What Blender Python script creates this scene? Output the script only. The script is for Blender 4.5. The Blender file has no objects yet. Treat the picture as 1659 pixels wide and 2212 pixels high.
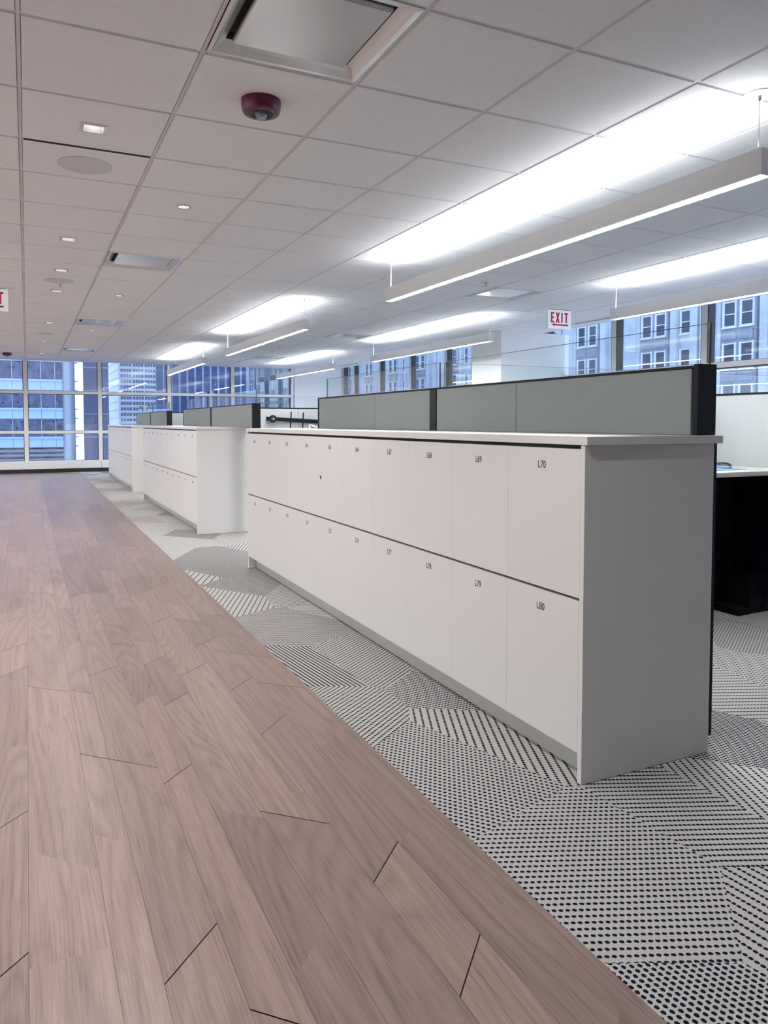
import bpy, math, random
from mathutils import Matrix, Vector
random.seed(7)
S = bpy.context.scene
C = S.collection
PI = math.pi

# ------------------------------------------------------------------ helpers
class MB:
    """collects faces of one mesh"""
    def __init__(s): s.v = []; s.f = []; s.m = []; s.attr = []; s.sm = []
    def poly(s, pts, m=0, a=None, smooth=False):
        n = len(s.v); s.v += [tuple(p) for p in pts]
        s.f.append(tuple(range(n, n + len(pts)))); s.m.append(m); s.attr.append(a); s.sm.append(smooth)
    def box(s, x0, x1, y0, y1, z0, z1, m=0, skip=''):
        n = len(s.v)
        s.v += [(x, y, z) for z in (z0, z1) for y in (y0, y1) for x in (x0, x1)]
        F = {'b': (0, 2, 3, 1), 't': (4, 5, 7, 6), 'f': (0, 1, 5, 4), 'k': (2, 6, 7, 3), 'l': (0, 4, 6, 2), 'r': (1, 3, 7, 5)}
        for k, f in F.items():
            if k not in skip:
                s.f.append(tuple(n + i for i in f)); s.m.append(m); s.attr.append(None); s.sm.append(False)
        return s
    def bbox(s, x0, x1, y0, y1, z0, z1, b=0.003, m=0):
        """box with chamfered edges (three nested rings per axis side)"""
        n = len(s.v)
        def ring(z, i): return [(x0 + i, y0 + i, z), (x1 - i, y0 + i, z), (x1 - i, y1 - i, z), (x0 + i, y1 - i, z)]
        oct_ = lambda z, i: [(x0 + b, y0 + i, z), (x1 - b, y0 + i, z), (x1 - i, y0 + b, z), (x1 - i, y1 - b, z), (x1 - b, y1 - i, z), (x0 + b, y1 - i, z), (x0 + i, y1 - b, z), (x0 + i, y0 + b, z)]
        L = [ring(z0, b), oct_(z0 + b, 0), oct_(z1 - b, 0), ring(z1, b)]
        s.v += L[0] + L[1] + L[2] + L[3]
        A, B, D, E = n, n + 4, n + 12, n + 20
        fs = [(A, A + 3, A + 2, A + 1), (E, E + 1, E + 2, E + 3)]
        for k in range(8): fs.append((B + k, B + (k + 1) % 8, D + (k + 1) % 8, D + k))
        for k in range(4):
            j0, j1 = B + 2 * k, B + 2 * k + 1
            fs.append((A + k, A + (k + 1) % 4, j1, j0)); fs.append((A + (k + 1) % 4, B + (2 * k + 2) % 8, j1))
            j0, j1 = D + 2 * k, D + 2 * k + 1
            fs.append((E + k, j0, j1, E + (k + 1) % 4)); fs.append((E + (k + 1) % 4, j1, D + (2 * k + 2) % 8))
        for f in fs: s.f.append(f); s.m.append(m); s.attr.append(None); s.sm.append(False)
        return s
    def lathe(s, prof, n=32, c=(0, 0, 0), m=0, smooth=True):
        """revolve (r,z) profile around z at c"""
        b = len(s.v)
        for r, z in prof:
            for k in range(n):
                a = 2 * PI * k / n; s.v.append((c[0] + r * math.cos(a), c[1] + r * math.sin(a), c[2] + z))
        for i in range(len(prof) - 1):
            for k in range(n):
                k2 = (k + 1) % n
                s.f.append((b + i * n + k, b + i * n + k2, b + (i + 1) * n + k2, b + (i + 1) * n + k)); s.m.append(m); s.attr.append(None); s.sm.append(smooth)
        return s
    def disc(s, r, z, n=32, c=(0, 0, 0), m=0, down=True):
        p = [(c[0] + r * math.cos(2 * PI * k / n), c[1] + r * math.sin(2 * PI * k / n), c[2] + z) for k in range(n)]
        s.poly(p[::-1] if down else p, m)
    def tube(s, pts, r, n=8, m=0):
        pts = [Vector(p) for p in pts]; b = len(s.v)
        for i, p in enumerate(pts):
            d = (pts[min(i + 1, len(pts) - 1)] - pts[max(i - 1, 0)]).normalized()
            u = d.orthogonal().normalized() if i == 0 else (u - d * u.dot(d)).normalized()
            w = d.cross(u)
            for k in range(n):
                a = 2 * PI * k / n; q = p + r * (math.cos(a) * u + math.sin(a) * w); s.v.append(tuple(q))
        for i in range(len(pts) - 1):
            for k in range(n):
                k2 = (k + 1) % n
                s.f.append((b + i * n + k, b + i * n + k2, b + (i + 1) * n + k2, b + (i + 1) * n + k)); s.m.append(m); s.attr.append(None); s.sm.append(True)
        for e, o in ((0, 1), (len(pts) - 1, 0)):
            f = [b + e * n + k for k in range(n)]
            s.f.append(tuple(f[::-1] if o else f)); s.m.append(m); s.attr.append(None); s.sm.append(False)
        return s
    def shift(s, d):
        s.v = [(x + d[0], y + d[1], z + d[2]) for x, y, z in s.v]; return s
    def mesh(s, name, mats):
        me = bpy.data.meshes.new(name); me.from_pydata(s.v, [], s.f)
        for k in (mats if isinstance(mats, (list, tuple)) else [mats]): me.materials.append(k)
        me.polygons.foreach_set('material_index', s.m); me.polygons.foreach_set('use_smooth', s.sm)
        if any(a is not None for a in s.attr):
            at = me.attributes.new('plank', 'FLOAT_COLOR', 'FACE')
            flat = []
            for a in s.attr: flat += list(a or (0.5, 0.5, 0.5)) + [1.0]
            at.data.foreach_set('color', flat)
        me.update(); return me
    def obj(s, name, mats, parent=None, loc=None):
        o = bpy.data.objects.new(name, s.mesh(name, mats)); C.objects.link(o)
        if parent is not None: o.parent = parent
        if loc is not None: o.location = loc
        return o

def tag(o, label=None, cat=None, group=None, kind=None):
    if label: o['label'] = label
    if cat: o['category'] = cat
    if group: o['group'] = group
    if kind: o['kind'] = kind
    return o
def empty(name, loc, label=None, cat=None, group=None, kind=None):
    o = bpy.data.objects.new(name, None); C.objects.link(o); o.location = loc; o.empty_display_size = 0.1
    return tag(o, label, cat, group, kind)
def child(name, data, parent, loc=(0, 0, 0)):
    o = bpy.data.objects.new(name, data); C.objects.link(o); o.parent = parent; o.location = loc; return o
def copy_tree(o, parent=None):
    c = o.copy(); C.objects.link(c); c.parent = parent
    for ch in list(o.children): copy_tree(ch, c)
    return c
def struct(o): o['kind'] = 'structure'; return o

# ------------------------------------------------------------------ materials
def mat(name, col, rough=0.5, metal=0.0, spec=None, emit=None, estr=0.0):
    m = bpy.data.materials.new(name); m.use_nodes = True
    b = m.node_tree.nodes['Principled BSDF']
    b.inputs['Base Color'].default_value = (*col, 1); b.inputs['Roughness'].default_value = rough; b.inputs['Metallic'].default_value = metal
    if spec is not None: b.inputs['Specular IOR Level'].default_value = spec
    if emit: b.inputs['Emission Color'].default_value = (*emit, 1); b.inputs['Emission Strength'].default_value = estr
    return m
class N:
    """tiny node-building helper"""
    def __init__(s, m): s.t = m.node_tree; s.b = s.t.nodes['Principled BSDF']
    def node(s, typ, **kw):
        n = s.t.nodes.new(typ)
        for k, v in kw.items():
            if k.startswith('_'): setattr(n, k[1:], v)
        return n
    def link(s, a, b): s.t.links.new(a, b)
    def val(s, sock, x):
        if isinstance(x, (int, float)): sock.default_value = x
        elif isinstance(x, tuple): sock.default_value = x
        else: s.link(x, sock)
    def math(s, op, a, b=None, c=None, clamp=False):
        n = s.t.nodes.new('ShaderNodeMath'); n.operation = op; n.use_clamp = clamp
        s.val(n.inputs[0], a)
        if b is not None: s.val(n.inputs[1], b)
        if c is not None: s.val(n.inputs[2], c)
        return n.outputs[0]
    def obj_coord(s): return s.t.nodes.new('ShaderNodeTexCoord').outputs['Object']
    def noise(s, vec, scale, detail=2, rough=0.5, dist=0.0):
        n = s.t.nodes.new('ShaderNodeTexNoise'); s.link(vec, n.inputs['Vector'])
        n.inputs['Scale'].default_value = scale; n.inputs['Detail'].default_value = detail; n.inputs['Roughness'].default_value = rough; n.inputs['Distortion'].default_value = dist
        return n.outputs['Fac']
    def ramp(s, fac, stops):
        n = s.t.nodes.new('ShaderNodeValToRGB'); s.link(fac, n.inputs['Fac'])
        e = n.color_ramp.elements
        while len(e) < len(stops): e.new(0.5)
        for i, (p, c) in enumerate(stops): e[i].position = p; e[i].color = (*c, 1)
        return n.outputs['Color']
    def mix(s, fac, a, b, mode='MIX'):
        n = s.t.nodes.new('ShaderNodeMix'); n.data_type = 'RGBA'; n.blend_type = mode
        s.val(n.inputs['Factor'], fac)
        for k, x in ((6, a), (7, b)):
            if isinstance(x, tuple): n.inputs[k].default_value = (*x, 1)
            else: s.link(x, n.inputs[k])
        return n.outputs[2]
    def bump(s, h, strength, dist=0.001):
        n = s.t.nodes.new('ShaderNodeBump'); s.link(h, n.inputs['Height']); n.inputs['Strength'].default_value = strength; n.inputs['Distance'].default_value = dist
        s.link(n.outputs['Normal'], s.b.inputs['Normal'])
def speckle(m, col, amt, scale, bump=0.0, detail=3):
    n = N(m); f = n.noise(n.obj_coord(), scale, detail)
    lo = tuple(c * (1 - amt) for c in col); hi = tuple(min(1, c * (1 + amt)) for c in col)
    n.link(n.ramp(f, [(0.3, lo), (0.7, hi)]), n.b.inputs['Base Color'])
    if bump: n.bump(f, bump)
    return m

M = {}
M['tile'] = speckle(mat('ceiling_tile', (.86, .865, .885), .9, spec=.2), (.86, .865, .885), .05, 160, .12)
M['grid'] = mat('grid_white', (.70, .69, .70), .6)
M['plenum'] = mat('plenum_and_shade_dark', (.05, .05, .055), .9)
M['wallwhite'] = mat('painted_white', (.88, .88, .88), .75)
M['laminate'] = speckle(mat('white_laminate', (.74, .715, .69), .42, spec=.35), (.74, .715, .69), .012, 300)
M['laminate_gap'] = mat('dark_gap', (.015, .015, .018), .8)
M['toe'] = mat('toe_grey', (.50, .50, .48), .45)
M['ink'] = mat('black_ink', (.02, .02, .022), .6)
M['blackmetal'] = mat('black_metal', (.004, .004, .008), .5, spec=.2)
M['fabric'] = speckle(mat('grey_fabric', (.325, .358, .348), .95, spec=.1), (.325, .358, .348), .10, 420, .3)
M['fabriclight'] = speckle(mat('pale_fabric', (.50, .53, .535), .95, spec=.1), (.50, .53, .535), .06, 380, .25)
M['fabricnavy'] = speckle(mat('navy_fabric', (.004, .010, .022), .95, spec=.05), (.004, .010, .022), .2, 380)
M['desktop'] = mat('desk_laminate', (.74, .715, .69), .4)
M['housing'] = mat('pendant_white', (.80, .80, .81), .4)
M['cord'] = mat('white_cord', (.85, .85, .85), .5)
M['steel'] = mat('steel', (.45, .45, .47), .35, metal=.9)
M['diffmetal'] = mat('diffuser_white', (.74, .73, .74), .16, metal=.45, spec=.7)
M['reflector'] = mat('reflector_white', (.70, .70, .70), .35)
M['mullion'] = mat('mullion_paint', (.84, .83, .81), .45)
M['gasket'] = mat('black_gasket', (.012, .014, .02), .5)
M['base'] = mat('black_base', (.008, .008, .008), .6)
M['red'] = mat('alarm_red', (.092, .001, .030), .35)
M['redink'] = mat('sign_red', (.56, .001, .075), .5)
M['signwhite'] = mat('sign_acrylic', (.86, .86, .86), .3, emit=(.9, 1, .97), estr=.22)
M['strobe'] = mat('strobe_lens', (.25, .28, .36), .08, spec=.9)
M['led'] = mat('status_led', (.1, .1, .5), .4, emit=(.3, .35, 1), estr=3)
M['lens'] = mat('lit_lens', (.9, .9, .9), .5, emit=(.97, .99, 1.0), estr=1.7)
M['ledstrip'] = mat('led_strip', (.9, .9, .9), .5, emit=(.955, .985, 1.0), estr=275.0)
M['uplens'] = mat('lit_top_lens', (.9, .9, .9), .5, emit=(.96, .985, 1.0), estr=26.0)
M['lamp'] = mat('downlight_lamp', (.9, .9, .9), .5, emit=(1, .985, .965), estr=9.0)
M['mouse'] = mat('mouse_black', (.012, .013, .016), .3)
M['mousesilver'] = mat('mouse_silver', (.45, .48, .55), .3)
M['bluepaper'] = mat('blue_mat', (.20, .40, .75), .6)

def glass_mat(name, tint, f0=.045, gain=1.0):
    m = bpy.data.materials.new(name); m.use_nodes = True; t = m.node_tree; t.nodes.clear()
    o = t.nodes.new('ShaderNodeOutputMaterial'); mx = t.nodes.new('ShaderNodeMixShader'); tr = t.nodes.new('ShaderNodeBsdfTransparent'); gl = t.nodes.new('ShaderNodeBsdfGlossy')
    tr.inputs['Color'].default_value = (*tint, 1); gl.inputs['Roughness'].default_value = 0.0; gl.inputs['Color'].default_value = (1, 1, 1, 1)
    lw = t.nodes.new('ShaderNodeLayerWeight'); lw.inputs['Blend'].default_value = .5
    p = t.nodes.new('ShaderNodeMath'); p.operation = 'POWER'; t.links.new(lw.outputs['Facing'], p.inputs[0]); p.inputs[1].default_value = 5
    a = t.nodes.new('ShaderNodeMath'); a.operation = 'MULTIPLY_ADD'; t.links.new(p.outputs[0], a.inputs[0]); a.inputs[1].default_value = (1 - f0) * gain; a.inputs[2].default_value = f0
    t.links.new(a.outputs[0], mx.inputs['Fac']); t.links.new(tr.outputs[0], mx.inputs[1]); t.links.new(gl.outputs[0], mx.inputs[2]); t.links.new(mx.outputs[0], o.inputs['Surface'])
    return m
M['winglass'] = glass_mat('window_glass', (.93, .96, 1.0), .10)
M['screenglass'] = glass_mat('screen_glass', (.97, .985, .98), .03)
M['glassedge'] = mat('glass_edge', (.14, .17, .18), .15, spec=.6)

# wood planks: tone and grain per plank
def wood():
    m = mat('wood_plank', (.3, .22, .19), .42, spec=.32); n = N(m)
    at = n.node('ShaderNodeAttribute'); at.attribute_name = 'plank'
    sep = n.node('ShaderNodeSeparateColor'); n.link(at.outputs['Color'], sep.inputs[0])
    co = n.obj_coord()
    mp = n.node('ShaderNodeVectorMath', _operation='MULTIPLY_ADD'); n.link(co, mp.inputs[0]); mp.inputs[1].default_value = (1, .085, 1)
    off = n.node('ShaderNodeCombineXYZ'); n.link(n.math('MULTIPLY', sep.outputs[1], 17.0), off.inputs[0]); n.link(n.math('MULTIPLY', sep.outputs[2], 23.0), off.inputs[1]); n.link(off.outputs[0], mp.inputs[2])
    v = mp.outputs[0]
    big = n.noise(v, 4.2, 1, .4, .5)          # broad figure
    rings = n.math('PINGPONG', n.math('MULTIPLY', big, 24.0), .5)   # growth rings drawn out of the broad figure
    rings = n.math('POWER', n.math('MULTIPLY', rings, 2.0), .6)
    mf = n.node('ShaderNodeVectorMath', _operation='MULTIPLY_ADD'); n.link(co, mf.inputs[0]); mf.inputs[1].default_value = (1, .028, 1); n.link(off.outputs[0], mf.inputs[2])
    fine = n.noise(mf.outputs[0], 230.0, 3, .6, .15)       # long thin pores
    mid = n.noise(mf.outputs[0], 34.0, 3, .55, .3)
    fs = n.math('MULTIPLY_ADD', n.math('SUBTRACT', fine, .5), 1.7, .5); ms = n.math('MULTIPLY_ADD', n.math('SUBTRACT', mid, .5), 1.3, .5)
    g = n.math('ADD', n.math('MULTIPLY', rings, .22), n.math('ADD', n.math('MULTIPLY', ms, .38), n.math('MULTIPLY', fs, .50)))
    col = n.ramp(g, [(.20, (.150, .104, .088)), (.55, (.266, .190, .160)), (.98, (.370, .272, .232))])
    tone = n.ramp(sep.outputs[0], [(0, (.86, .84, .85)), (.5, (.99, .98, .98)), (1, (1.14, 1.10, 1.08))])
    col = n.mix(1.0, col, tone, 'MULTIPLY')
    n.link(col, n.b.inputs['Base Color']); n.bump(fine, .18, .002)
    n.link(n.math('MULTIPLY_ADD', fine, .2, .22), n.b.inputs['Roughness'])
    return m
M['wood'] = wood()
M['woodgap'] = mat('plank_bevel', (.045, .035, .032), .7)

# carpet: pale loop pile with rows of navy tufts whose direction and pitch change from patch to patch
def carpet():
    m = mat('carpet_loop', (.4, .38, .37), .95, spec=.05); n = N(m)
    co = n.obj_coord()
    sep = n.node('ShaderNodeSeparateXYZ'); n.link(co, sep.inputs[0])
    fl = n.node('ShaderNodeCombineXYZ'); n.link(n.math('MULTIPLY', sep.outputs[0], 1.0), fl.inputs[0]); n.link(n.math('MULTIPLY', sep.outputs[1], .72), fl.inputs[1])
    vo = n.node('ShaderNodeTexVoronoi'); vo.voronoi_dimensions = '2D'; vo.feature = 'F1'; n.link(fl.outputs[0], vo.inputs['Vector']); vo.inputs['Scale'].default_value = 2.3
    cs = n.node('ShaderNodeSeparateColor'); n.link(vo.outputs['Color'], cs.inputs[0])
    ang = n.math('MULTIPLY', n.math('FLOOR', n.math('MULTIPLY', cs.outputs[0], 6.0)), PI / 6)
    ang = n.math('ADD', ang, .12)
    ca, sa = n.math('COSINE', ang), n.math('SINE', ang)
    x, y = sep.outputs[0], sep.outputs[1]
    u = n.math('ADD', n.math('MULTIPLY', x, ca), n.math('MULTIPLY', y, sa))
    v = n.math('SUBTRACT', n.math('MULTIPLY', y, ca), n.math('MULTIPLY', x, sa))
    row = n.math('MULTIPLY_ADD', n.math('POWER', cs.outputs[1], 1.4), .030, .0140)      # row pitch
    dotp = n.math('MULTIPLY_ADD', cs.outputs[2], .0050, .0112)                              # pitch along row
    rv = n.math('DIVIDE', v, row); ri = n.math('FLOOR', rv)
    dv = n.math('MULTIPLY', n.math('SUBTRACT', n.math('SUBTRACT', rv, ri), .5), row)
    ru = n.math('ADD', n.math('DIVIDE', u, dotp), n.math('MULTIPLY', n.math('MODULO', ri, 2.0), .5))
    du = n.math('MULTIPLY', n.math('SUBTRACT', n.math('FRACT', ru), .5), dotp)
    wob = n.noise(co, 330, 2)
    r = n.math('SQRT', n.math('ADD', n.math('POWER', n.math('MULTIPLY', du, .86), 2.0), n.math('POWER', n.math('MULTIPLY', dv, 1.05), 2.0)))
    r = n.math('ADD', r, n.math('MULTIPLY', n.math('SUBTRACT', wob, .5), .0035))
    d = n.math('SUBTRACT', 1.0, n.math('DIVIDE', n.math('SUBTRACT', r, .0045), .0007), clamp=True)
    pile = n.noise(co, 900, 3, .7); big = n.noise(co, 260, 2)
    base = n.ramp(n.math('ADD', n.math('MULTIPLY', pile, .6), n.math('MULTIPLY', big, .4)), [(.3, (.36, .34, .325)), (.5, (.57, .54, .515)), (.72, (.77, .73, .70))])
    n.link(n.mix(d, base, (.010, .011, .022)), n.b.inputs['Base Color'])
    n.bump(pile, .5, .003)
    return m
M['carpet'] = carpet()

# ------------------------------------------------------------------ measures
T = 0.6096
ZC = 2.4463           # ceiling
XW = 1.0314           # edge between wood and carpet
YF = 18.10            # far window wall
XR = 7.46             # right window wall
XL0 = -2.7; YB = -5.0
EDGE_Y, EDGE_X = 18.0, 7.07   # where the ceiling stops short of the windows

# ------------------------------------------------------------------ floor: wood planks with 45 degree cuts
def build_wood():
    mb = MB()
    mb.poly([(XL0, YB, -.003), (XW, YB, -.003), (XW, YF, -.003), (XL0, YF, -.003)], 1)
    edges = [-.018, .138, .22, .354, .456, .57, .722, .854, 1.01]
    pat = [.156, .082, .134, .102, .114, .152, .132, .156]
    left = [edges[0]]; k = 0
    while left[-1] > XL0 + .05:
        left.append(left[-1] - pat[(7 - k) % 8]); k += 1
    xs = sorted(left)[:] + edges[1:] + [XW]
    xs[0] = XL0
    # dark bevelled joints read on the floor: (strip left x, y at left edge, y at right edge)
    known = {-.018: [(3.40, 3.25), (5.334, 5.178)], .138: [(3.276, 3.194), (2.62, 2.54)], .22: [(1.455, 1.59), (2.54, 2.41), (3.42, 3.52), (5.03, 5.165)],
             .354: [(2.29, 2.39), (3.90, 3.80), (4.29, 4.19), (1.322, 1.22)], .456: [(2.933, 3.046)], .57: [(2.012, 1.865)], .722: [(1.574, 1.706), (1.18, 1.313), (2.515, 2.651), (3.654, 3.78), (2.98, 3.11)],
             .854: [(3.486, 3.33), (3.04, 2.89), (4.30, 4.15)]}
    nx = sorted(left)[-2]
    known[round(nx, 3)] = [(2.14, 2.295), (1.511, 1.667), (3.525, 3.681), (4.51, 4.665), (4.772, 4.928), (3.933, 4.089)]
    for i in range(len(xs) - 1):
        a, b = xs[i], xs[i + 1]; w = b - a
        J = [(p, q, 1) for k, l in known.items() if abs(k - a) < .004 for p, q in l]
        y = YB + random.uniform(.1, .8)
        while y < YF - .2:
            if b < 1.02 or True:
                t = random.random(); d = random.choice((-1, 1)) * w
                dk = 1 if t < .42 else 0
                if t > .8: d = 0
                if not (a > -.3 and y < 5.6 and any(abs((p + q) / 2 - y) < .35 for p, q, _ in J)):
                    J.append((y, y + d, dk if not (a > -.3 and y < 3.2) else 0))
            y += random.uniform(.35, 1.0)
        J.sort(key=lambda j: j[0] + j[1])
        J2 = [(YB, YB, 0)]
        for j in J:
            if j[0] > J2[-1][0] + .12 and j[1] > J2[-1][1] + .12: J2.append(j)
        J2.append((YF, YF, 0))
        for (p, q, dk), (p2, q2, dk2) in zip(J2[:-1], J2[1:]):
            g0 = .0021 if dk else 0; g1 = .0021 if dk2 else 0; e = .0004
            mb.poly([(a + e, p + g0, 0), (b - e, q + g0, 0), (b - e, q2 - g1, 0), (a + e, p2 - g1, 0)], 0, (random.random(), random.random(), random.random()))
    return struct(mb.obj('floor', [M['wood'], M['woodgap']]))
build_wood()
m_ = MB(); m_.box(XW, XR + .1, YB, YF + .05, -.02, .0, skip='b')
o = struct(m_.obj('floor_carpet', M['carpet']))

# ------------------------------------------------------------------ ceiling: tegular tiles in a grid
rows = [2.214 - .606 * k for k in range(12, 0, -1)] + [2.214, 2.820, 3.426, 4.022, 4.534] + [4.534 + .606 * k for k in range(1, 23)]
rows = [r for r in rows if r > YB - .3 and r < EDGE_Y - .05] + [EDGE_Y]
cols = [T * k for k in range(-5, 12)] + [EDGE_X]
VENT = [(T, 2.214), (T, rows[[abs(r - 6.352) < .01 for r in rows].index(True)]), (T, 10.594), (T, 14.836), (7 * T, 6.352), (7 * T, 10.594), (7 * T, 14.836)]
DL_Y = (3.745, 6.042, 7.281, 8.437, 11.154, 13.70, 16.07, 1.35)
def build_ceiling():
    mb = MB()
    for i in range(len(cols) - 1):
        for j in range(len(rows) - 1):
            x0, x1, y0, y1 = cols[i], cols[i + 1], rows[j], rows[j + 1]
            if any(abs(x0 - a) < .02 and abs(y0 - b) < .03 for a, b in VENT): continue
            g, g2, zt = .0085, .0115, ZC + .007
            A = [(x0 + g, y0 + g, zt), (x1 - g, y0 + g, zt), (x1 - g, y1 - g, zt), (x0 + g, y1 - g, zt)]
            B = [(x0 + g2, y0 + g2, ZC), (x1 - g2, y0 + g2, ZC), (x1 - g2, y1 - g2, ZC), (x0 + g2, y1 - g2, ZC)]
            hy = [y for y in DL_Y if x0 < .305 < x1 and y0 < y < y1]
            if hy:
                a, q = .0470, hy[0]
                H = [(.305 - a, q - a, ZC), (.305 + a, q - a, ZC), (.305 + a, q + a, ZC), (.305 - a, q + a, ZC)]
                for k in range(4): mb.poly([B[k], B[(k + 1) % 4], H[(k + 1) % 4], H[k]][::-1], 0)
            else: mb.poly(B[::-1], 0)
            for k in range(4): mb.poly([A[k], B[k], B[(k + 1) % 4], A[(k + 1) % 4]][::-1], 0)
    mb.box(.013, T - .013, 4.0305, 4.0375, ZC - .0006, ZC + .006, 2)      # dark strip stands in for the shadow in a gap beside a misfit tile
    h = .0068
    for x in cols[:-1]: mb.box(x - h, x + h, rows[0], EDGE_Y, ZC + .0055, ZC + .03, 1)
    for y in rows[:-1]: mb.box(cols[0], EDGE_X, y - h, y + h, ZC + .0056, ZC + .03, 1)
    mb.box(EDGE_X - .012, EDGE_X, rows[0], EDGE_Y, ZC - .001, ZC + .25, 3)      # edge trim along both window walls
    mb.box(cols[0], EDGE_X, EDGE_Y - .012, EDGE_Y, ZC - .001, ZC + .25, 3)
    mb.box(cols[0] - .3, XR + .2, YB - .3, YF + .2, ZC + .25, ZC + .3, 2)
    return struct(mb.obj('ceiling', [M['tile'], M['grid'], M['plenum'], M['wallwhite']]))
build_ceiling()

# ------------------------------------------------------------------ walls
struct(MB().box(XL0 - .1, XL0, YB, YF, 0, ZC + .25).obj('wall_left', M['wallwhite']))
M['wallback'] = mat('back_wall_grey', (.30, .30, .31), .8)
struct(MB().box(XL0 - .1, XR + .2, YB - .1, YB, 0, ZC + .25).obj('wall_back', M['wallback']))
mb = MB(); mb.box(6.10, XR + .1, YF - .1, YF + .1, 0, ZC + .25)
struct(mb.obj('wall_far', M['wallwhite']))
mb = MB(); mb.box(6.316, XR + .1, 9.25, 10.05, 0, ZC - .0005)
struct(mb.obj('column', M['wallwhite']))

# window walls: one window per 1.52 m module, each with a frame, sill box and three panes
def window(n, axis, a0, a1, zt, label=None):
    """axis 'x': module in the far wall from x=a0..a1; axis 'y': module in the right wall from y=a0..a1"""
    root = empty('window_%d' % n, ((a0 + a1) / 2, YF, 0) if axis == 'x' else (XR, (a0 + a1) / 2, 0)); root['kind'] = 'structure'
    w = (a1 - a0) / 2
    T1, T2 = zt
    fr = MB(); z0, z1 = .25, ZC + .25; mw = .043
    def bx(mbx, u0, u1, d0, d1, za, zb, m=0):
        if axis == 'x': mbx.box(u0, u1, d0, d1, za, zb, m)
        else: mbx.box(d0, d1, -u1, -u0, za, zb, m)
    # frame: mullion halves, transoms, head and sill rails (depth measured into the room is negative)
    bx(fr, -w, -w + mw, -.05, .08, 0, z1); bx(fr, w - mw, w, -.05, .08, 0, z1)
    for za, zb in ((T1, T1 + .064), (T2, T2 + .062), (z0 - .02, z0 + .01), (z1 - .05, z1)): bx(fr, -w + mw, w - mw, -.05, .08, za, zb)
    fr.obj('frame', M['mullion'], root)
    gk = MB()
    for za, zb in ((z0 + .01, T2), (T2 + .062, T1), (T1 + .064, z1 - .05)):
        for u0, u1 in ((-w + mw, -w + mw + .012), (w - mw - .012, w - mw)): bx(gk, u0, u1, -.047, .07, za, zb)
        bx(gk, -w + mw, w - mw, -.02, .07, za, za + .006); bx(gk, -w + mw, w - mw, -.03, .07, zb - .010, zb)
    gk.obj('gasket', M['gasket'], root)
    for za, zb in ((z0 + .01, T2), (T2 + .062, T1), (T1 + .064, z1 - .05)):
        p = MB(); bx(p, -w + mw + .004, w - mw - .004, .02, .028, za, zb); p.obj('pane', M['winglass'], root)
    sb = MB(); bx(sb, -w + .004, w - .004, -.10, .0, .085, z0 - .012); sb.obj('sill_cover', M['mullion'], root)
    return root
k = 1
FX = [-3.07, -1.545, -.010, 1.502, 3.030, 4.535, 6.050]
for a, b in zip(FX[:-1], FX[1:]): window(k, 'x', a, b, (1.730, .857)); k += 1
RY = [-1.07, .455, 1.98, 3.505, 5.03, 6.555, 8.10, 9.62, 11.19, 12.74, 14.26, 15.79, 17.31, 17.99]
for a, b in zip(RY[:-1], RY[1:]): window(k, 'y', a, b, (1.745, .857)); k += 1
struct(MB().box(-3.2, 6.10, YF - .13, YF - .02, 0, .085).obj('baseboard_far', M['base']))
struct(MB().box(XR - .13, XR - .02, -1.1, 17.99, 0, .085).obj('baseboard_right', M['base']))
struct(MB().box(XL0 - .1, -3.07, YF - .05, YF + .1, 0, ZC + .25).obj('wall_far_left', M['wallwhite']))
struct(MB().box(XR - .02, XR + .1, YB, -1.07, 0, ZC + .25).obj('wall_right', M['wallwhite']))

# ------------------------------------------------------------------ lettering
def text_mesh(s, size, xs=1.0, ext=.0004):
    cu = bpy.data.curves.new('lettering', 'FONT'); cu.body = s; cu.size = size; cu.align_x = 'CENTER'; cu.align_y = 'CENTER'; cu.extrude = ext; cu.resolution_u = 4
    ob = bpy.data.objects.new('lettering', cu); C.objects.link(ob)
    dg = bpy.context.evaluated_depsgraph_get(); dg.update()
    me = bpy.data.meshes.new_from_object(ob.evaluated_get(dg))
    bpy.data.objects.remove(ob); bpy.data.curves.remove(cu)
    me.transform(Matrix.Diagonal((xs, 1, 1, 1))); me.materials.clear(); me.materials.append(M['ink'])
    return me

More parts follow.
